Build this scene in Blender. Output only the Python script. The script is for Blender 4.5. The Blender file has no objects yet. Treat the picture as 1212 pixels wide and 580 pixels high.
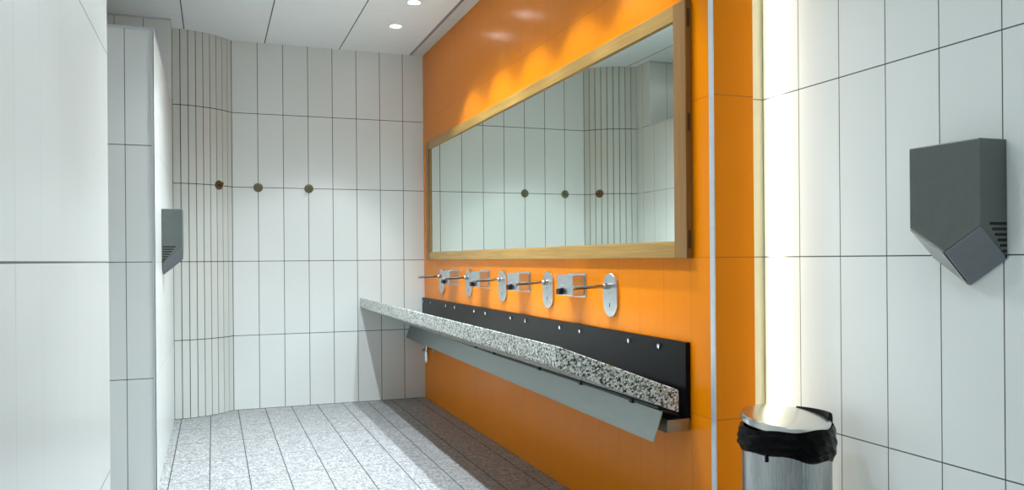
import bpy, bmesh, math, random
from mathutils import Vector, Matrix

random.seed(7)
SC = bpy.context.scene
COL = SC.collection

# ------------------------------------------------------------------ camera
T, ROLL, F = math.radians(20.2338), math.radians(.4623), 959.8
cd = bpy.data.cameras.new('camera')
cam = bpy.data.objects.new('camera', cd)
COL.objects.link(cam)
fw = Vector((math.sin(T), math.cos(T), 0))
rt = Vector((math.cos(T), -math.sin(T), 0))
up = Vector((0, 0, 1))
R = rt * math.cos(ROLL) - up * math.sin(ROLL)
U = up * math.cos(ROLL) + rt * math.sin(ROLL)
B = -fw
cam.matrix_world = Matrix(((R.x, U.x, B.x, 0), (R.y, U.y, B.y, 0), (R.z, U.z, B.z, 1.1988), (0, 0, 0, 1)))
cd.sensor_width = 36
cd.lens = F / 1212 * 36
cd.shift_y = 16.92 / 1212
cd.clip_start = .02
SC.camera = cam

# ------------------------------------------------------------------ view and light levels
SC.view_settings.view_transform = 'Standard'
SC.view_settings.look = 'None'
SC.view_settings.gamma = 1
SC.view_settings.use_curve_mapping = False
SC.view_settings.exposure = 0.48
W = bpy.data.worlds.new('world')
SC.world = W
W.use_nodes = True
W.node_tree.nodes['Background'].inputs[0].default_value = (.8, .9, 1, 1)
W.node_tree.nodes['Background'].inputs[1].default_value = .3

SPOT_W = 50.0          # watts of each ceiling downlight
SPOT_COL = (.875, .955, 1.0)
DISC = 14.0            # brightness of the glowing lens
FILL_PANEL = 2.7            # brightness of the added fill panels on the ceiling
LED = 57.0             # brightness of the vertical LED strip

# room numbers (metres; x across, y along the orange wall, z up)
UO, VF, UR, UL, VB, HC = 1.73, 6.91, 1.977, -.283, -2.2, 2.98

# ------------------------------------------------------------------ helpers
def srgb(r, g, b):
    f = lambda c: (c / 255) / 12.92 if c / 255 <= .04045 else ((c / 255 + .055) / 1.055) ** 2.4
    return (f(r), f(g), f(b), 1)


class NT:
    def __init__(s, name):
        s.m = bpy.data.materials.new(name)
        s.m.use_nodes = True
        s.t = s.m.node_tree
        s.b = s.t.nodes['Principled BSDF']

    def n(s, kind, **kw):
        o = s.t.nodes.new(kind)
        for k, v in kw.items():
            setattr(o, k, v)
        return o

    def l(s, a, b):
        s.t.links.new(a, b)

    def math(s, op, a, b=None, c=None):
        o = s.n('ShaderNodeMath', operation=op)
        for i, v in enumerate((a, b, c)):
            if v is None:
                continue
            if isinstance(v, (int, float)):
                o.inputs[i].default_value = v
            else:
                s.l(v, o.inputs[i])
        return o.outputs[0]

    def mix(s, fac, a, b):
        o = s.n('ShaderNodeMix', data_type='RGBA')
        if isinstance(fac, (int, float)):
            o.inputs[0].default_value = fac
        else:
            s.l(fac, o.inputs[0])
        for i, v in ((6, a), (7, b)):
            if isinstance(v, tuple):
                o.inputs[i].default_value = v
            else:
                s.l(v, o.inputs[i])
        return o.outputs[2]

    def pos(s):
        g = s.n('ShaderNodeNewGeometry')
        x = s.n('ShaderNodeSeparateXYZ')
        s.l(g.outputs['Position'], x.inputs[0])
        return x.outputs

    def noise(s, scale, detail=4, rough=.5, vec=None):
        o = s.n('ShaderNodeTexNoise')
        o.inputs['Scale'].default_value = scale
        o.inputs['Detail'].default_value = detail
        o.inputs['Roughness'].default_value = rough
        if vec is None:
            g = s.n('ShaderNodeTexCoord')
            vec = g.outputs['Object']
        s.l(vec, o.inputs['Vector'])
        return o.outputs['Fac']

    def set(s, col=None, rough=None, metal=None, **kw):
        b = s.b
        for key, v in (('Base Color', col), ('Roughness', rough), ('Metallic', metal)):
            if v is None:
                continue
            if isinstance(v, (int, float, tuple)):
                b.inputs[key].default_value = v
            else:
                s.l(v, b.inputs[key])
        for k, v in kw.items():
            b.inputs[k.replace('_', ' ')].default_value = v
        return s.m

    def bump(s, h, strength=.3, dist=.002):
        o = s.n('ShaderNodeBump')
        o.inputs['Strength'].default_value = strength
        o.inputs['Distance'].default_value = dist
        s.l(h, o.inputs['Height'])
        s.l(o.outputs[0], s.b.inputs['Normal'])


def joint(N, coord, off, pitch, g):
    """1 on a joint line of width g, 0 elsewhere"""
    f = N.math('FRACT', N.math('DIVIDE', N.math('SUBTRACT', coord, off - pitch / 2), pitch))
    d = N.math('ABSOLUTE', N.math('SUBTRACT', f, .5))
    return N.math('LESS_THAN', d, g / 2 / pitch)


def cell(N, coord, off, pitch):
    return N.math('FLOOR', N.math('DIVIDE', N.math('SUBTRACT', coord, off), pitch))


def tile(name, axis, off, col, vj, hj, pitch=.2, g=.0035, gh=.004, rough=.22, hp=.6, vert=True, var=.03, hoff=0):
    N = NT(name)
    p = N.pos()
    h = p[2]
    mh = joint(N, h, hoff, hp, gh)
    base = col
    c = N.n('ShaderNodeCombineXYZ')
    N.l(cell(N, h, hoff, hp), c.inputs[1])
    if vert:
        s = p[0] if axis == 'x' else p[1]
        mv = joint(N, s, off, pitch, g)
        N.l(cell(N, s, off, pitch), c.inputs[0])
    wn = N.n('ShaderNodeTexWhiteNoise')
    N.l(c.outputs[0], wn.inputs[0])
    dark = tuple(v * (1 - var) for v in col[:3]) + (1,)
    base = N.mix(wn.outputs['Value'], col, dark)
    if vert:
        base = N.mix(mv, base, vj)
        m = N.math('MAXIMUM', mv, mh)
    else:
        m = mh
    base = N.mix(mh, base, hj)
    r = N.math('MULTIPLY_ADD', m, .5, rough)
    N.set(base, r)
    N.bump(N.math('SUBTRACT', 1.0, m), .25, .001)
    return N.m


def plain(name, col, rough=.5, metal=0., **kw):
    N = NT(name)
    n = N.noise(35, 3)
    d = tuple(c * .93 for c in col[:3]) + (1,)
    N.set(N.mix(n, d, col), rough, metal, **kw)
    return N.m


def brushed(name, col, rough=.28, axis=(1, 1, 60), metal=1.):
    N = NT(name)
    tc = N.n('ShaderNodeTexCoord')
    mp = N.n('ShaderNodeMapping')
    mp.inputs['Scale'].default_value = axis
    N.l(tc.outputs['Object'], mp.inputs[0])
    n = N.noise(12, 3, .6, mp.outputs[0])
    d = tuple(c * .8 for c in col[:3]) + (1,)
    N.set(N.mix(n, d, col), N.math('MULTIPLY_ADD', n, .12, rough - .06), metal)
    return N.m


def emit(name, col, st):
    N = NT(name)
    N.set((0, 0, 0, 1), .5)
    N.b.inputs['Emission Color'].default_value = col + (1,)
    N.b.inputs['Emission Strength'].default_value = st
    return N.m


WHITE = (.77, .81, .80, 1)
DARKJ = srgb(70, 78, 76)
M = {}
M['far'] = tile('white_wall_tile', 'x', .149, WHITE, srgb(70, 76, 70), DARKJ, g=.005, gh=.005)
M['col'] = tile('fluted_tile', 'x', 0, (.66, .70, .67, 1), DARKJ, DARKJ, vert=False, gh=.006)
M['right'] = tile('white_wall_tile_right', 'y', 2.1744, WHITE, srgb(62, 70, 60), DARKJ, g=.0035)
M['slotend'] = tile('cream_wall_tile_recess', 'x', 2, (.62, .57, .42, 1), DARKJ, srgb(110, 105, 80), vert=False)
M['left'] = tile('white_wall_tile_left', 'y', 1.422, WHITE, srgb(168, 177, 177), srgb(105, 115, 118), g=.003)
M['part'] = tile('white_partition_tile', 'x', -.417, WHITE, DARKJ, DARKJ, pitch=.4)
M['parts'] = tile('white_partition_tile_side', 'y', 4.565, WHITE, srgb(120, 128, 125), srgb(120, 128, 128), g=.003, gh=.003)
M['alc'] = tile('white_alcove_tile', 'x', -.463, WHITE, DARKJ, DARKJ, pitch=.19)
M['alcy'] = tile('white_alcove_tile_side', 'y', 0, WHITE, DARKJ, DARKJ)
ORANGE = (.76, .217, .001, 1)
M['orange'] = tile('orange_wall_tile', 'y', .1, ORANGE, (.46, .12, .008, 1), (.42, .12, .01, 1), g=.002, gh=.0025, rough=.2, var=.03)
M['orangep'] = tile('orange_pier_tile', 'x', .1, ORANGE, (.46, .12, .008, 1), (.38, .12, .02, 1), gh=.003, rough=.3, vert=False, var=.02)
for k in ('orange', 'orangep'):
    M[k].node_tree.nodes['Principled BSDF'].inputs['Specular IOR Level'].default_value = .1

# floor: speckled terrazzo planks
def floor_mat():
    N = NT('terrazzo_floor_tile')
    p = N.pos()
    mx = joint(N, p[0], -.026, .2075, .0055)
    my = joint(N, p[1], .25, .5, .011)
    tc = N.n('ShaderNodeTexCoord')
    v = N.n('ShaderNodeTexVoronoi')
    v.inputs['Scale'].default_value = 105
    N.l(tc.outputs['Object'], v.inputs['Vector'])
    sp = N.n('ShaderNodeSeparateColor')
    N.l(v.outputs['Color'], sp.inputs[0])
    dk = N.math('GREATER_THAN', sp.outputs[0], .84)
    lt = N.math('GREATER_THAN', sp.outputs[1], .7)
    n = N.noise(7, 4)
    base = N.mix(n, (.245, .252, .26, 1), (.29, .30, .308, 1))
    base = N.mix(N.math('MULTIPLY', lt, .5), base, (.60, .62, .62, 1))
    base = N.mix(N.math('MULTIPLY', dk, .85), base, (.12, .125, .13, 1))
    base = N.mix(N.math('MULTIPLY', my, .6), base, (.2, .205, .205, 1))
    base = N.mix(mx, base, (.035, .04, .04, 1))
    N.set(base, N.math('MULTIPLY_ADD', N.math('MAXIMUM', mx, my), .3, .42))
    N.bump(N.math('SUBTRACT', 1.0, mx), .3, .002)
    return N.m
M['floor'] = floor_mat()


def ceil_mat():
    N = NT('ceiling_metal_panel')
    p = N.pos()
    mx = joint(N, p[0], .4073, .6033, .008)
    my = joint(N, p[1], 6.343, .6, .002)
    n = N.noise(2, 2)
    base = N.mix(n, (.86, .91, .93, 1), (.88, .93, .955, 1))
    base = N.mix(N.math('MULTIPLY', my, .35), base, (.3, .3, .3, 1))
    base = N.mix(mx, base, (.03, .035, .035, 1))
    N.set(base, .5)
    N.bump(N.math('SUBTRACT', 1.0, mx), .3, .002)
    return N.m
M['ceil'] = ceil_mat()
M['trimp'] = plain('ceiling_edge_panel_paint', (.66, .68, .67, 1), .5)
M['darkgap'] = plain('dark_joint', (.03, .035, .035, 1), .8)
M['bead'] = brushed('aluminium_corner_bead', (.62, .68, .73, 1), .4, (1, 1, 3), .6)
M['beadw'] = plain('pale_corner_bead', (.58, .63, .65, 1), .35)


def granite():
    N = NT('speckled_granite')
    tc = N.n('ShaderNodeTexCoord')
    v = N.n('ShaderNodeTexVoronoi')
    v.inputs['Scale'].default_value = 150
    N.l(tc.outputs['Object'], v.inputs['Vector'])
    sp = N.n('ShaderNodeSeparateColor')
    N.l(v.outputs['Color'], sp.inputs[0])
    n = N.noise(45, 3, .6, tc.outputs['Object'])
    val = N.math('ADD', N.math('MULTIPLY', sp.outputs[0], .62), N.math('MULTIPLY', n, .6))
    r = N.n('ShaderNodeValToRGB')
    r.color_ramp.interpolation = 'CONSTANT'
    el = r.color_ramp.elements
    el[0].position = 0
    el[0].color = (.03, .035, .03, 1)
    el[1].position = .37
    el[1].color = (.13, .14, .12, 1)
    for ps, c in ((.47, (.30, .32, .29, 1)), (.58, (.62, .65, .62, 1)), (.76, (.80, .83, .80, 1)), (.85, (.42, .41, .33, 1))):
        e = el.new(ps)
        e.color = c
    N.l(val, r.inputs[0])
    N.set(r.outputs[0], .25)
    return N.m
M['granite'] = granite()


def wood(name, axis, a, b):
    N = NT(name)
    tc = N.n('ShaderNodeTexCoord')
    mp = N.n('ShaderNodeMapping')
    mp.inputs['Scale'].default_value = axis
    N.l(tc.outputs['Object'], mp.inputs[0])
    n = N.noise(5, 6, .6, mp.outputs[0])
    n2 = N.noise(1.2, 2, .5, mp.outputs[0])
    r = N.n('ShaderNodeValToRGB')
    r.color_ramp.elements[0].position = .3
    r.color_ramp.elements[0].color = a
    r.color_ramp.elements[1].position = .7
    r.color_ramp.elements[1].color = b
    N.l(N.math('MULTIPLY_ADD', n, .6, N.math('MULTIPLY', n2, .4)), r.inputs[0])
    N.set(r.outputs[0], .38)
    N.bump(n, .15, .001)
    return N.m
WA, WB = (.23, .125, .026, 1), (.44, .265, .065, 1)
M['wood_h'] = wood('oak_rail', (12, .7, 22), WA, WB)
M['wood_v'] = wood('oak_stile_shaded', (12, 22, .7), (.13, .058, .012, 1), (.27, .135, .032, 1))  # same oak, darkened to paint in the weaker light on the near stile
M['wood_d'] = plain('dark_wood_notch', (.05, .02, .008, 1), .5)
M['glass'] = NT('mirror_silver').set((.82, .92, .86, 1), .012, 1.)
M['steel'] = brushed('brushed_steel', (.56, .58, .58, 1), .3, (1, 1, 30))
M['steel_h'] = brushed('brushed_steel_sheet', (.36, .40, .385, 1), .38, (3, .6, 3))
M['steelbox'] = brushed('satin_steel_box', (.62, .66, .69, 1), .3, (1, 1, 3))
M['rod'] = brushed('dull_steel_rod', (.42, .41, .40, 1), .2, (1, 1, 1))
M['chrome'] = brushed('polished_chrome', (.75, .76, .77, 1), .08, (1, 1, 1))
M['black'] = plain('black_plastic', (.006, .006, .007, 1), .35, Specular_IOR_Level=.25)
M['splash'] = plain('black_splash_panel', (.005, .0055, .007, 1), .3, Specular_IOR_Level=.08)
M['blackm'] = plain('black_painted_steel', (.015, .015, .016, 1), .5)
M['dryer'] = brushed('satin_grey_nickel', (.155, .18, .17, 1), .38, (3, 3, 3), .7)
M['dryerb'] = brushed('satin_blue_grey_nickel', (.26, .29, .31, 1), .3, (3, 3, 3), .75)
M['slot'] = plain('vent_hole_black', (.006, .006, .006, 1), .8)
M['brass'] = plain('aged_brass', (.20, .19, .115, 1), .35, .8)
M['copper'] = plain('worn_brown_brass', (.19, .12, .07, 1), .4, .8)
M['binst'] = brushed('bin_brushed_steel', (.50, .52, .52, 1), .27, (40, 40, .6))
M['lid'] = brushed('bin_lid_steel', (.72, .72, .70, 1), .2, (2, 2, 2))
M['housing'] = plain('white_lamp_ring', (.75, .76, .76, 1), .4)
M['disc'] = emit('lamp_lens', (.95, .98, 1.0), DISC)
M['panel'] = emit('fill_panel_glow', (.94, .98, 1.0), FILL_PANEL)
M['led'] = emit('warm_led_strip', (1.0, .955, .78), LED)


def bag_mat():
    N = NT('black_bin_liner')
    tc = N.n('ShaderNodeTexCoord')
    mp = N.n('ShaderNodeMapping')
    mp.inputs['Scale'].default_value = (1, 1, 4.5)
    N.l(tc.outputs['Object'], mp.inputs[0])
    n = N.noise(11, 5, .6, mp.outputs[0])
    N.set((.001, .001, .0012, 1), .14, Specular_IOR_Level=.09)
    N.bump(n, .8, .012)
    return N.m
M['bag'] = bag_mat()


# ------------------------------------------------------------------ mesh helpers
def link(name, bm, mat, parent=None, smooth=False, bevel=0, seg=2):
    me = bpy.data.meshes.new(name)
    bmesh.ops.recalc_face_normals(bm, faces=bm.faces)
    bm.to_mesh(me)
    bm.free()
    for m in (mat if isinstance(mat, (list, tuple)) else [mat]):
        me.materials.append(m)
    if smooth:
        for p in me.polygons:
            p.use_smooth = True
    o = bpy.data.objects.new(name, me)
    COL.objects.link(o)
    if parent:
        o.parent = parent
    if bevel:
        b = o.modifiers.new('bevel', 'BEVEL')
        b.width = bevel
        b.segments = seg
        b.limit_method = 'ANGLE'
    if smooth:
        e = o.modifiers.new('split', 'EDGE_SPLIT')
        e.split_angle = math.radians(38)
    return o


def box(bm, x0, x1, y0, y1, z0, z1, mi=0):
    vs = [bm.verts.new((x, y, z)) for x in (x0, x1) for y in (y0, y1) for z in (z0, z1)]
    fs = []
    for q in ((0, 1, 3, 2), (4, 6, 7, 5), (0, 4, 5, 1), (2, 3, 7, 6), (0, 2, 6, 4), (1, 5, 7, 3)):
        f = bm.faces.new([vs[i] for i in q])
        f.material_index = mi
        fs.append(f)
    return fs


def loft(bm, rings, cap=True, closed=True):
    R_ = [[bm.verts.new(p) for p in r] for r in rings]
    n = len(R_[0])
    for a, b in zip(R_, R_[1:]):
        for i in range(n if closed else n - 1):
            j = (i + 1) % n
            bm.faces.new((a[i], a[j], b[j], b[i]))
    if cap:
        bm.faces.new(R_[0])
        bm.faces.new(R_[-1][::-1])


def lathe(bm, prof, org=(0, 0, 0), ax='z', n=32):
    """prof: (radius, height along the axis)"""
    rings = []
    for r, h in prof:
        ring = []
        for i in range(n):
            a = 2 * math.pi * i / n
            c, s = r * math.cos(a), r * math.sin(a)
            p = {'z': (c, s, h), 'x': (h, c, s), 'y': (c, h, s)}[ax]
            ring.append((org[0] + p[0], org[1] + p[1], org[2] + p[2]))
        rings.append(ring)
    loft(bm, rings)


def tube(bm, pts, r, n=14):
    pts = [Vector(p) for p in pts]
    rings = []
    for i, p in enumerate(pts):
        d = (pts[min(i + 1, len(pts) - 1)] - pts[max(i - 1, 0)]).normalized()
        a = d.cross(Vector((0, 0, 1)))
        if a.length < .1:
            a = d.cross(Vector((0, 1, 0)))
        a.normalize()
        b = d.cross(a)
        rr = r[i] if isinstance(r, (list, tuple)) else r
        rings.append([p + rr * (a * math.cos(t) + b * math.sin(t)) for t in [2 * math.pi * k / n for k in range(n)]])
    loft(bm, rings)


def empty(name, loc, label, cat, group=None, rz=0):
    o = bpy.data.objects.new(name, None)
    COL.objects.link(o)
    o.location = loc
    o.rotation_euler = (0, 0, rz)
    o.empty_display_size = .05
    return tag(o, label, cat, group)


def tag(o, label, cat, group=None):
    o['label'] = label
    o['category'] = cat
    if group:
        o['group'] = group
    return o


def struct(name, bm, m, **kw):
    o = link(name, bm, m, **kw)
    if not o.parent:
        o['kind'] = 'structure'
    return o


def copy_tree(o, parent=None):
    c = o.copy()
    COL.objects.link(c)
    c.parent = parent
    for ch in list(o.children):
        copy_tree(ch, c)
    return c


# ------------------------------------------------------------------ the room
ALC = -1.9      # far side of the space behind the partition
VE = 6.44       # its end wall
bm = bmesh.new(); box(bm, ALC - .1, UR + .1, VB - .1, VF + .1, -.1, 0); struct('floor', bm, M['floor'])
bm = bmesh.new(); box(bm, ALC - .1, UR + .1, VB - .1, VF + .1, HC, HC + .1); struct('ceiling', bm, M['ceil'])
bm = bmesh.new(); box(bm, UL - .1, UO, VF, VF + .1, 0, HC); struct('wall_far', bm, M['far'])
bm = bmesh.new(); box(bm, UO, UO + .1, 2.58, VF + .1, 0, HC); struct('wall_orange', bm, M['orange'])
bm = bmesh.new(); box(bm, UO, 1.905, 2.54, 2.58, 0, HC)
for f in bm.faces:
    c = f.calc_center_median()
    if c.x < UO + .001:
        f.material_index = 1
    elif c.x > 1.904:
        f.material_index = 2
struct('wall_pier', bm, [M['orangep'], M['orange'], M['slotend']])
bm = bmesh.new(); box(bm, 1.905, UR + .1, 2.576, 2.68, 0, HC); struct('wall_recess', bm, M['slotend'])
bm = bmesh.new(); box(bm, UR, UR + .1, VB, 2.576, 0, HC); struct('wall_right', bm, M['right'])
bm = bmesh.new(); box(bm, ALC - .1, UR + .1, VB - .1, VB, 0, HC); struct('wall_back', bm, M['alc'])
bm = bmesh.new(); box(bm, UL - .12, UL, VB, 2.60, 0, HC); struct('wall_left', bm, M['left'])
bm = bmesh.new(); box(bm, ALC - .1, ALC, VB, VE, 0, HC); struct('wall_alcove_side', bm, M['alcy'])
bm = bmesh.new(); box(bm, ALC, UL, VE, VE + .1, 0, HC); struct('wall_alcove_end', bm, M['alc'])
bm = bmesh.new(); box(bm, UL - .1, UL, VE + .1, VF, 0, HC)
struct('wall_left_return', bm, M['parts'])
# 2.4 m high partition: end panel facing the camera and its side wall
bm = bmesh.new()
box(bm, ALC, UL, 4.565, 4.665, 0, 2.395)
for f in bm.faces:
    if f.calc_center_median().x > UL - .001:
        f.material_index = 1
struct('wall_partition_end', bm, [M['part'], M['parts']])
bm = bmesh.new(); box(bm, UL - .1, UL, 4.665, VE, 0, 2.395); struct('wall_partition_side', bm, M['parts'])

# fluted quarter column of nine narrow tiles in the corner
Rr = (.431 ** 2 + .232 ** 2) / (2 * .232)
a_end = math.asin(.431 / Rr)
V0 = VF - .232
def arc(t, r=0):
    a = a_end * t
    return (UL + (Rr + r) * math.sin(a), V0 + Rr - (Rr + r) * math.cos(a))
bm = bmesh.new()
for i in range(9):
    g = .05
    p, q = arc((i + g) / 9), arc((i + 1 - g) / 9)
    pi, qi = arc((i + g) / 9, -.012), arc((i + 1 - g) / 9, -.012)
    v = [bm.verts.new((x, y, z)) for z in (0, HC) for x, y in (p, q, qi, pi)]
    for fc in ((0, 1, 5, 4), (1, 2, 6, 5), (3, 0, 4, 7), (2, 3, 7, 6)):
        bm.faces.new([v[k] for k in fc])
back = [[(x, y, z) for x, y in [arc(i / 9, -.006) for i in range(10)]] for z in (0, HC)]
vs = [[bm.verts.new(p) for p in r] for r in back]
for i in range(9):
    f = bm.faces.new((vs[0][i], vs[0][i + 1], vs[1][i + 1], vs[1][i]))
    f.material_index = 1
struct('wall_fluted_corner', bm, [M['col'], M['darkgap']])

# aluminium bead on the orange corner, pale beads on the partition, ceiling edge strip
bm = bmesh.new()
box(bm, UO - .003, UO + .001, 2.538, 2.566, 0, HC)
box(bm, UO - .003, UO + .001, 2.5365, 2.5395, 0, HC)
struct('trim_1', bm, M['bead'], bevel=.0015)
bm = bmesh.new()
box(bm, UL - .010, UL + .003, 4.5615, 4.5650, 0, 2.395)
box(bm, UL, UL + .003, 4.5615, 4.578, 0, 2.395)
struct('trim_2', bm, M['beadw'])
bm = bmesh.new()
box(bm, ALC, UL + .003, 4.561, 4.669, 2.395, 2.407)
box(bm, UL - .103, UL + .003, 4.669, VE, 2.395, 2.407)
struct('trim_3', bm, M['beadw'])
bm = bmesh.new()
for y0, y1 in ((2.6, 3.62), (3.628, 4.69), (4.698, 5.762), (5.77, VF - .002)):
    box(bm, 1.628, UO - .004, y0, y1, HC - .006, HC)
struct('trim_4', bm, M['trimp'])
bm = bmesh.new()
box(bm, 1.622, 1.628, 2.6, VF - .001, HC - .002, HC)
for y in (3.62, 4.69, 5.762):
    box(bm, 1.628, UO - .001, y, y + .008, HC - .004, HC)
struct('trim_5', bm, M['darkgap'])
bm = bmesh.new()
box(bm, UL - .002, UL + .006, VE - .02, 6.676, HC - .012, HC)
box(bm, UL - .6, UL + .006, VE - .014, VE - .001, HC - .008, HC)
struct('trim_6', bm, M['beadw'])

# vertical LED strip on the hidden return of the orange pier
led = empty('led_strip', (1.906, 2.556, 0), 'tall thin warm LED strip hidden in the recess behind the orange pier', 'light')
bm = bmesh.new(); box(bm, -.001, .003, 0, .016, .06, 2.94); link('channel', bm, M['housing'], led)
bm = bmesh.new()
fs = [(.001, .003), (.0125, .003), (.0125, .006), (.001, .006)]
loft(bm, [[(x, y, z) for x, y in fs] for z in (.07, 2.93)])
for f in bm.faces:
    c = f.calc_center_median()
    f.material_index = 0 if c.y < .0035 else 1
link('diffuser', bm, [M['led'], M['housing']], led)

# ------------------------------------------------------------------ ceiling downlights
def make_downlight(label, group):
    t = empty('ceiling_downlight', (0, 0, HC), label, 'light', group)
    bm = bmesh.new()
    n = 40
    rings = []
    for r, h in ((.052, 0), (.052, -.004), (.044, -.005), (.043, .0)):
        rings.append([(r * math.cos(2 * math.pi * i / n), r * math.sin(2 * math.pi * i / n), h) for i in range(n)])
    loft(bm, rings, cap=False)
    link('trim_ring', bm, M['housing'], t, smooth=True)
    bm = bmesh.new()
    lathe(bm, ((.043, -.001), (.043, -.0025), (.02, -.0035)), n=32)
    link('lens', bm, M['disc'], t)
    return t


def spot(t, size, w, tilt=(0, 0), blend=.3):
    l = bpy.data.lights.new('downlight_beam', 'SPOT')
    l.energy = w
    l.color = SPOT_COL
    l.spot_size = math.radians(size)
    l.spot_blend = blend
    l.shadow_soft_size = .03
    o = bpy.data.objects.new('lamp', l)
    COL.objects.link(o)
    o.parent = t
    o.location = (0, 0, -.012)
    o.rotation_euler = (tilt[0], tilt[1], 0)


dproto = make_downlight('', '')
first = [True]
def downlight(x, y, label, group, size=84, w=1.0, tilt=(0, 0), blend=.3):
    if first[0]:
        t = dproto
        first[0] = False
    else:
        t = copy_tree(dproto)
    t.location = (x, y, HC)
    tag(t, label, 'light', group)
    spot(t, size, SPOT_W * w, tilt, blend)

downlight(1.315, 6.08, 'small round ceiling downlight nearest the far wall', 'round downlights above the wash trough', 76, .7, (0, .28))
downlight(1.315, 5.48, 'small round ceiling downlight at the top edge of the photo', 'round downlights above the wash trough', 77, .92, blend=.32)
for y in (4.88, 4.28, 3.68, 3.08):
    downlight(1.315, y, 'small round downlight above the wash trough, out of view overhead', 'round downlights above the wash trough', 77, .92, blend=.32)
for y, w in ((4.98, 2.2), (4.38, 1.6), (3.18, 1.4), (1.98, .5), (.78, .25), (-.42, .25), (-1.6, .3)):
    downlight(.71, y, 'small round downlight along the middle of the room, out of view', 'round downlights along the middle of the room', 140, w, blend=.8)

# unseen square fill panels added on the ceiling to even out the ambient light
def fill_panel(x, y, label):
    t = empty('added_fill_panel', (x, y, HC), label, 'light', 'added square fill light panels')
    bm = bmesh.new()
    for a in ((-.3, .3, -.3, -.27), (-.3, .3, .27, .3), (-.3, -.27, -.27, .27), (.27, .3, -.27, .27)):
        box(bm, *a, -.012, 0)
    link('frame', bm, M['housing'], t)
    bm = bmesh.new(); box(bm, -.27, .27, -.27, .27, -.009, -.003)
    link('diffuser', bm, M['panel'], t)
for x, y in ((1.3, .6), (.2, -1.1), (-1.1, 5.4), (-1.1, 3.2), (-1.1, .8)):
    fill_panel(x, y, 'added square fill light panel overhead, out of view')

# ------------------------------------------------------------------ framed mirror
MV0, MV1, MZ0, MZ1 = 2.679, 6.70, 1.199, 2.190
ST, RL = .088, .062
mir = empty('wall_mirror', (UO, (MV0 + MV1) / 2, MZ0), 'long oak-framed mirror hanging on the orange tiled wall', 'mirror')
oy = (MV0 + MV1) / 2
def mb(name, y0, y1, z0, z1, x0, x1, mat, bev=.002):
    bm = bmesh.new()
    box(bm, x0 - UO, x1 - UO, y0 - oy, y1 - oy, z0 - MZ0, z1 - MZ0)
    return link(name, bm, mat, mir, bevel=bev)
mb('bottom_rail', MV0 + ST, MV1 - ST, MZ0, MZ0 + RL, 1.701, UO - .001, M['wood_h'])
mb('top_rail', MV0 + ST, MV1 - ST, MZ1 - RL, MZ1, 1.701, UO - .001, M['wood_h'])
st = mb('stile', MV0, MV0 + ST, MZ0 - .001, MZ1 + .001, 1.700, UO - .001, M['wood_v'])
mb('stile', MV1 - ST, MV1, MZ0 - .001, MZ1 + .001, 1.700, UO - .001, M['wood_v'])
for z in (1.27, 1.72, 2.12):
    bm = bmesh.new()
    box(bm, 1.708 - UO, 1.719 - UO, MV0 - .001 - oy, MV0 + .02 - oy, z - .035 - MZ0, z + .035 - MZ0)
    link('joint_notch', bm, M['wood_d'], st)
mb('glass', MV0 + ST - .01, MV1 - ST + .01, MZ0 + RL - .01, MZ1 - RL + .01, 1.7135, 1.718, M['glass'], 0)
bm = bmesh.new()
for y0, y1, z0, z1 in ((MV0 + ST, MV1 - ST, MZ0 + RL, MZ0 + RL + .004), (MV0 + ST, MV1 - ST, MZ1 - RL - .004, MZ1 - RL),
                       (MV1 - ST - .004, MV1 - ST, MZ0 + RL, MZ1 - RL), (MV0 + ST, MV0 + ST + .004, MZ0 + RL, MZ1 - RL)):
    box(bm, 1.709 - UO, 1.7134 - UO, y0 - oy, y1 - oy, z0 - MZ0, z1 - MZ0)
link('inner_bead', bm, M['wood_h'], mir)

# ------------------------------------------------------------------ wash trough
VS = 2.705
spl = empty('splash_panel', (UO, VS, .57), 'long black splash panel with steel buttons along the orange wall', 'panel')
bm = bmesh.new()
box(bm, -.022, -.001, 0, VF - VS - .002, .004, .302)
link('board', bm, M['splash'], spl, bevel=.0015)
for i, v in enumerate((2.897, 3.152, 3.656, 3.903, 4.402, 4.651, 5.137, 5.386, 5.869, 6.117, 6.588, 6.836)):
    bm = bmesh.new()
    pts = [(-.007, .010), (.007, .010), (.0085, .004), (.006, -.008), (0, -.012), (-.006, -.008), (-.0085, .004)]
    h = .84 - .57
    loft(bm, [[(-.022 , v - VS + a, h + b) for a, b in pts], [(-.030, v - VS + a, h + b) for a, b in pts],
              [(-.033, v - VS + a * .6, h + b * .6) for a, b in pts]])
    link('button', bm, M['chrome'], spl)

# granite slab: falls from the front edge towards the wall
def slabprof(v):
    return [(1.166, v, .884), (1.166, v, .803), (1.678, v, .602), (1.678, v, .690)]
bm = bmesh.new()
loft(bm, [slabprof(VS), slabprof(VF - .001)])
slab = link('granite_basin_slab', bm, M['granite'], bevel=.006, seg=3)
tag(slab, 'long speckled grey granite washing slab sloping back towards the black splash panel', 'sink')

# steel gutter under the slab
gut = empty('steel_gutter', (1.66, VS, .5), 'long brushed steel gutter under the granite slab', 'gutter')
def gl(u, v, h):
    k = (v - VS) / (VF - VS)
    return (u - 1.66, v - VS, h - .5 + .03 * k)
bm = bmesh.new()
def skin(bm, a, b, th=(.0, .0)):
    pass
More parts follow.
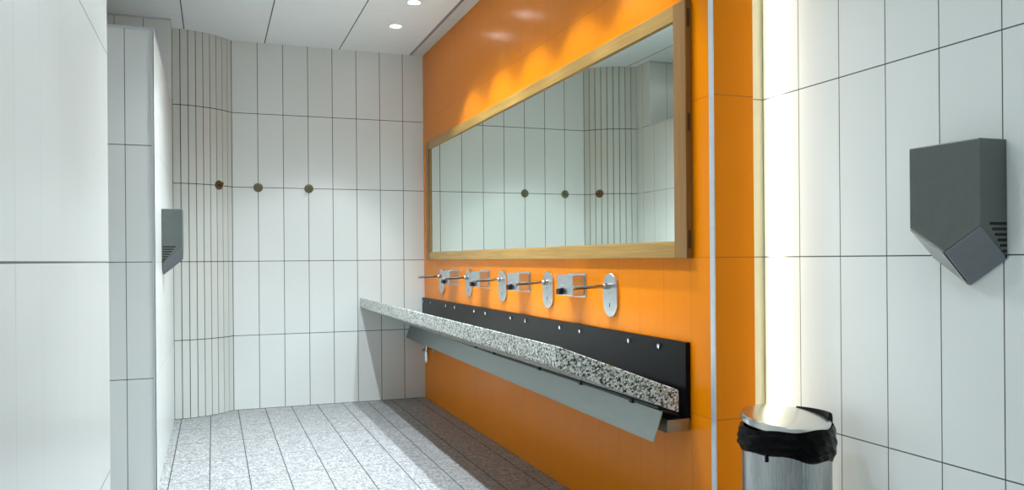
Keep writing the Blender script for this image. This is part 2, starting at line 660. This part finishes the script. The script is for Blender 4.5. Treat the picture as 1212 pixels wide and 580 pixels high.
# outer leaning sheet with turned back upper flange (mitred end)
P0 = [(1.562, .500), (1.603, .613)]
t_ = .003
va, vb = VS, VF - .003
rA = [gl(1.562, va, .500), gl(1.603, va, .613), gl(1.606, va, .612), gl(1.565, va, .499)]
rB = [gl(1.562, vb, .500), gl(1.603, vb, .613), gl(1.606, vb, .612), gl(1.565, vb, .499)]
loft(bm, [rA, rB])
rA = [gl(1.603, va, .613), gl(1.640, va + .05, .618), gl(1.640, va + .05, .615), gl(1.603, va, .610)]
rB = [gl(1.603, vb, .613), gl(1.640, vb, .618), gl(1.640, vb, .615), gl(1.603, vb, .610)]
loft(bm, [rA, rB])
link('front_sheet', bm, M['steel_h'], gut)
bm = bmesh.new()
x0, x1, z0, z1 = 1.622, 1.722, .531, .579
for a in ((x0, x1, z0, z0 + .003), (x0, x0 + .003, z0, z1), (x1 - .003, x1, z0, z1)):
    k = [(a[0], a[2]), (a[1], a[2]), (a[1], a[3]), (a[0], a[3])]
    loft(bm, [[gl(x, VS + .0005, z) for x, z in k], [gl(x, vb, z) for x, z in k]])
k = [(x0, z0), (x1, z0), (x1, z1), (x0, z1)]
loft(bm, [[gl(x, VS - .003, z) for x, z in k], [gl(x, VS + .0005, z) for x, z in k]])
link('channel', bm, M['steel_h'], gut)
for v in (2.80, 3.6, 4.5, 5.4, 6.3):
    bm = bmesh.new()
    k2 = [(1.612, .606), (1.704, .590), (1.704, .582), (1.620, .582), (1.575, .53)]
    loft(bm, [[gl(x, v, z) for x, z in k2], [gl(x, v + .02, z) for x, z in k2]])
    link('bracket', bm, M['blackm'], gut)
for v in (2.928, 3.418, 3.926, 4.658, 5.02, 5.9, 6.5):
    bm = bmesh.new()
    box(bm, 1.592 - 1.66, 1.606 - 1.66, v - VS, v - VS + .022, .108 + .03 * (v - VS) / 4.2, .124 + .03 * (v - VS) / 4.2)
    link('clip', bm, M['blackm'], gut, bevel=.001)
bm = bmesh.new()
k = [(1.600, .628), (1.690, .594), (1.700, .580), (1.640, .600), (1.600, .618)]
loft(bm, [[(x - 1.66, .03, z - .5) for x, z in k], [(x - 1.66, VF - VS - .004, z - .5) for x, z in k]])
link('support_rail', bm, M['blackm'], gut)

# chrome drain trap below the far end of the gutter
dr = empty('drain_trap', (1.635, 6.46, .36), 'small chrome drain trap under the far end of the steel gutter', 'pipe')
bm = bmesh.new(); lathe(bm, ((.012, 0), (.0195, .004), (.0215, .012), (.0215, .085), (.018, .092), (.012, .1), (.012, .185)), n=24)
link('trap_body', bm, M['chrome'], dr, smooth=True)
bm = bmesh.new()
tube(bm, [(-.002, .0, .088), (-.012, .05, .092), (-.014, .085, .084), (-.008, .115, .088), (.03, .13, .095), (.094, .13, .095)], .0095)
link('outlet_pipe', bm, M['chrome'], dr, smooth=True)
bm = bmesh.new(); lathe(bm, ((.022, .084), (.026, .088), (.026, .0945)), (0, .13, .095), 'x', 24)
link('wall_flange', bm, M['chrome'], dr, smooth=True)

# ------------------------------------------------------------------ taps
def stadium(w, h, n=14):
    r = w / 2
    pts = []
    for i in range(n + 1):
        a = math.pi * i / n
        pts.append((r * math.cos(a), h / 2 - r + r * math.sin(a)))
    for i in range(n + 1):
        a = math.pi + math.pi * i / n
        pts.append((r * math.cos(a), -(h / 2 - r) + r * math.sin(a)))
    return pts

def make_tap():
    t = empty('wall_tap', (UO, 3.36, 1.03), '', 'tap')
    S = stadium(.138, .202)
    bm = bmesh.new()
    rings = []
    for x, k in ((-.0005, .96), (-.006, .96), (-.0065, 1), (-.011, 1), (-.0125, .97)):
        rings.append([(x, a * k, b * (1 - (1 - k) * .6)) for a, b in S])
    loft(bm, rings)
    link('oval_plate', bm, M['steelbox'], t)
    bm = bmesh.new(); lathe(bm, ((.015, -.0125), (.0155, -.03), (.012, -.045), (.0105, -.047)), (0, 0, .041), 'x', 24)
    link('collar', bm, M['rod'], t, smooth=True)
    bm = bmesh.new()
    tube(bm, [(-.03, 0, .041), (-.10, 0, .0395), (-.196, 0, .036)], [.0085, .0085, .0085])
    sp = link('spout', bm, M['rod'], t, smooth=True)
    bm = bmesh.new(); lathe(bm, ((.010, -.186), (.0105, -.188), (.0105, -.200), (.008, -.2015)), (0, 0, .036), 'x', 20)
    link('nozzle', bm, M['steel'], sp, smooth=True)
    bm = bmesh.new()
    box(bm, -.0133, -.0120, -.0035, .0035, -.056, -.038)
    link('sensor_eye', bm, M['black'], t, bevel=.001)
    bm = bmesh.new()
    lathe(bm, ((.004, -.0120), (.004, -.0145), (.002, -.0155)), (0, 0, .010), 'x', 12)
    link('screw', bm, M['steel'], t)
    return t
tap = make_tap()
tl = ['wall tap nearest the camera, at the right end of the row',
      'second wall tap from the right, between the first two soap dispensers',
      'middle wall tap of the five, with two dispensers on either side',
      'fourth wall tap from the right, between the two farthest soap dispensers',
      'wall tap farthest away, beside the corner with the white tiled wall']
for i, v in enumerate((3.36, 4.105, 4.85, 5.572, 6.30)):
    t = tap if i == 0 else copy_tree(tap)
    t.location = (UO, v, 1.03 if i < 4 else 1.027)
    tag(t, tl[i], 'tap', 'steel wall taps in a row on the orange wall')

# ------------------------------------------------------------------ soap dispensers
def make_disp():
    t = empty('soap_dispenser', (UO, 3.73, 1.065), '', 'soap dispenser')
    bm = bmesh.new(); box(bm, -.0055, -.0005, -.106, .106, -.060, .062)
    pl = link('back_plate', bm, M['steelbox'], t, bevel=.002)
    for y in (-.100, .100):
        for z in (-.052, .052):
            bm = bmesh.new(); lathe(bm, ((.005, -.0055), (.005, -.0085), (.0025, -.010)), (0, y, z), 'x', 12)
            link('screw', bm, M['chrome'], pl)
    bm = bmesh.new(); box(bm, -.073, -.0056, -.094, .094, -.050, .053)
    link('housing', bm, M['steelbox'], t, bevel=.004)
    bm = bmesh.new(); lathe(bm, ((.008, -.073), (.008, -.080), (.004, -.084)), (0, .025, -.008), 'x', 16)
    link('lock', bm, M['chrome'], t, smooth=True)
    bm = bmesh.new()
    prof = [(-.0735, -.016), (-.092, -.017), (-.095, -.020), (-.095, -.046), (-.0735, -.046)]
    loft(bm, [[(x, y, z) for x, z in prof] for y in (.012, .056)])
    link('push_nozzle', bm, M['black'], t, bevel=.003)
    return t
disp = make_disp()
dl = ['square steel soap dispenser nearest the camera, with a black push nozzle',
      'second square steel soap dispenser from the right on the orange wall',
      'third square steel soap dispenser from the right on the orange wall',
      'square steel soap dispenser farthest away, nearest the white corner']
for i, v in enumerate((3.738, 4.485, 5.222, 5.955)):
    t = disp if i == 0 else copy_tree(disp)
    t.location = (UO, v, 1.065)
    tag(t, dl[i], 'soap dispenser', 'square steel soap dispensers on the orange wall')

# ------------------------------------------------------------------ hand dryers
def make_dryer(loc, rz, label):
    """local: the wall is at x=0 and the dryer projects to -x; width along y"""
    t = empty('hand_dryer', loc, label, 'hand dryer', 'grey V-shaped hand dryers', rz)
    w = .1145
    Z = lambda z: z - 1.12
    bm = bmesh.new()
    # rim points (y, front z, wall z) of the V shaped underside
    xf, xb = -.100, -.001
    fr = [(-w, 1.279, xf), (0, 1.211, xf), (w, 1.279, xf), (w, 1.507, xf), (-w, 1.507, xf)]
    bk = [(-w, 1.195, xb), (0, 1.120, xb), (w, 1.195, xb), (w, 1.507, xb), (-w, 1.507, xb)]
    F_ = [bm.verts.new((x, y, Z(z))) for y, z, x in fr]
    K_ = [bm.verts.new((x, y, Z(z))) for y, z, x in bk]
    bm.faces.new(F_)
    bm.faces.new(K_[::-1])
    for i in range(5):
        j = (i + 1) % 5
        bm.faces.new((F_[i], K_[i], K_[j], F_[j]))
    link('cover', bm, M['dryer'], t, bevel=.004, seg=3)
    # the two blade panels of the underside, standing slightly proud
    for s in (-1, 1):
        bm = bmesh.new()
        a = [(xf + .004, s * (w - .001), 1.276), (xf + .004, s * .002, 1.2085), (xb - .001, s * .002, 1.118), (xb - .001, s * (w - .001), 1.192)]
        n = Vector((-.6, s * .4, -.7)).normalized() * .0035
        lo = [(x, y, Z(z)) for x, y, z in a]
        hi = [(x + n.x, y + n.y, Z(z) + n.z) for x, y, z in a]
        loft(bm, [lo, hi])
        pan = link('underside_panel', bm, M['dryerb'], t, bevel=.0015)
    # vent slots on both sides, stepping with the slope
    for s in (-1, 1):
        for i in range(7):
            z = 1.283 - i * .0145
            x_end = -.004
            x_st = -.066 + i * .0092
            bm = bmesh.new()
            ya, yb = s * (w - .001), s * (w + .0008)
            box(bm, x_st, x_end, min(ya, yb), max(ya, yb), Z(z) - .0038, Z(z) + .0038)
            link('vent_slot', bm, M['slot'], t, bevel=.001)
    return t
    return t
make_dryer((UR, 1.676, 1.12), 0, 'large grey hand dryer on the white tiled wall at the right')
make_dryer((UL, 5.30, 1.126), math.pi, 'small distant grey hand dryer on the left wall beside the fluted corner').scale = (1.14, 1, 1)

# ------------------------------------------------------------------ wall hooks
def make_hook(name, loc, rot, label, mat):
    t = empty(name, loc, label, 'hook', 'round wall hooks on the far tiles', rot)
    bm = bmesh.new(); lathe(bm, ((.036, -.0005), (.037, -.003), (.036, -.006), (.028, -.0075), (.026, -.0055), (.014, -.006)), (0, 0, 0), 'y', 32)
    link('rose', bm, mat, t, smooth=True)
    bm = bmesh.new()
    tube(bm, [(0, -.005, 0), (0, -.022, -.004), (0, -.036, -.006), (0, -.047, .002), (0, -.05, .02)], [.008, .006, .0055, .0055, .0065])
    link('peg', bm, mat, t, smooth=True)
    return t
make_hook('coat_hook', (.349, VF, 1.80), 0, 'middle round brass hook of the three, on the far wall', M['brass'])
make_hook('coat_hook', (.751, VF, 1.80), 0, 'rightmost round brass hook on the far wall, nearest the mirror', M['brass'])
tt = 6.35 / 9
hx, hy = arc(tt)
make_hook('coat_hook', (hx - .002, hy - .002, 1.803), a_end * tt, 'leftmost hook, brownish, on the narrow fluted tiles', M['copper'])

# ------------------------------------------------------------------ waste bin
BX, BY = 1.750, 2.175
bn = empty('waste_bin', (BX, BY, 0), 'brushed steel lidded waste bin at the right of the orange pier', 'bin')
r = .140
bm = bmesh.new()
lathe(bm, ((r - .008, .018), (r, .022), (r, .03), (r, .64), (r - .004, .642), (r - .004, .05), (.01, .05)), n=72)
bd = link('body', bm, M['binst'], bn, smooth=True)
bm = bmesh.new(); a = math.radians(252)
tube(bm, [(math.cos(a) * (r + .001), math.sin(a) * (r + .001), z) for z in (.03, .62)], .0012, 8)
link('seam', bm, M['chrome'], bd)
bm = bmesh.new(); lathe(bm, ((r - .002, 0), (r + .006, .002), (r + .006, .02), (r, .026)), n=64)
link('base_ring', bm, M['black'], bn, smooth=True)
# lid: shallow disc tilted towards the room
bm = bmesh.new()
lathe(bm, ((r - .001, 0), (r + .002, .003), (r + .002, .020), (r - .001, .0245), (r - .012, .0265), (r * .6, .029), (r * .2, .0305), (.002, .0305)), n=72)
ld = link('lid', bm, M['lid'], bn, smooth=True)
ld.location = (-.004, 0, .656)
TILT = (math.radians(7.0), math.radians(1.8), 0)
ld.rotation_euler = TILT
# black hinge cap at the back right
bm = bmesh.new()
ha = [math.radians(d) for d in range(-16, 44, 6)]
rings = []
for z, ro in ((.610, .014), (.668, .016), (.684, .014), (.690, .006)):
    o_ = [(math.cos(d) * (r + .002 + ro), math.sin(d) * (r + .002 + ro), z) for d in ha]
    i_ = [(math.cos(d) * (r + .0035), math.sin(d) * (r + .0035), z) for d in reversed(ha)]
    rings.append(o_ + i_)
loft(bm, rings)
link('hinge_cap', bm, M['black'], bn, smooth=True)
bm = bmesh.new()
box(bm, r + .001, r + .020, -.012, .012, .52, .612)
link('hinge_bracket', bm, M['steel'], bn, bevel=.003)
# foot pedal
bm = bmesh.new(); box(bm, -.03, .03, -r - .045, -r + .0, .012, .022)
link('pedal', bm, M['black'], bn, bevel=.003)

# liner folded over the rim
bm = bmesh.new()
n = 120
rings = []
for k in range(15):
    s = k / 14
    ring = []
    for i in range(n):
        a = 2 * math.pi * i / n
        low = .560 + .004 * math.sin(a * 2 + .6) + .003 * math.sin(a * 5 + 1) + .014 * math.cos(a - math.radians(190))
        hi = .655 + .006 * math.sin(a + 2.5)
        z = hi + (low - hi) * s
        bulge = .006 + .007 * math.sin(math.pi * min(1, s * 1.05)) ** .7
        wr = .0022 * math.sin(a * 9 + s * 5) + .0016 * math.sin(a * 23 - s * 9) + .0030 * math.sin(s * 21 + 2 * math.sin(a * 2))
        rr = r + bulge + wr * (.4 + s * .6)
        back = max(0, 1 - abs(((a + math.pi - math.radians(14)) % (2 * math.pi)) - math.pi) / math.radians(55))
        rr -= (rr - r - .002) * min(1, back * 2)
        if s == 1:
            rr = r + .003
        ring.append((rr * math.cos(a), rr * math.sin(a), z + .003 * math.sin(a * 7 + s * 4)))
    rings.append(ring)
inner = [((r - .006) * math.cos(2 * math.pi * i / n), (r - .006) * math.sin(2 * math.pi * i / n), .646) for i in range(n)]
loft(bm, [inner] + rings, cap=False)
bag = link('bin_liner', bm, M['bag'], smooth=True)
bag.location = (BX, BY, 0)
tag(bag, 'glossy black plastic liner folded over the rim of the steel bin', 'bin bag')
a = math.radians(207)
bm = bmesh.new()
c, s = math.cos(a), math.sin(a)
box(bm, (r + .002) * c - .006, (r + .002) * c + .006, (r + .002) * s - .004, (r + .002) * s + .002, .557, .590)
link('loose_corner', bm, M['bag'], bag)
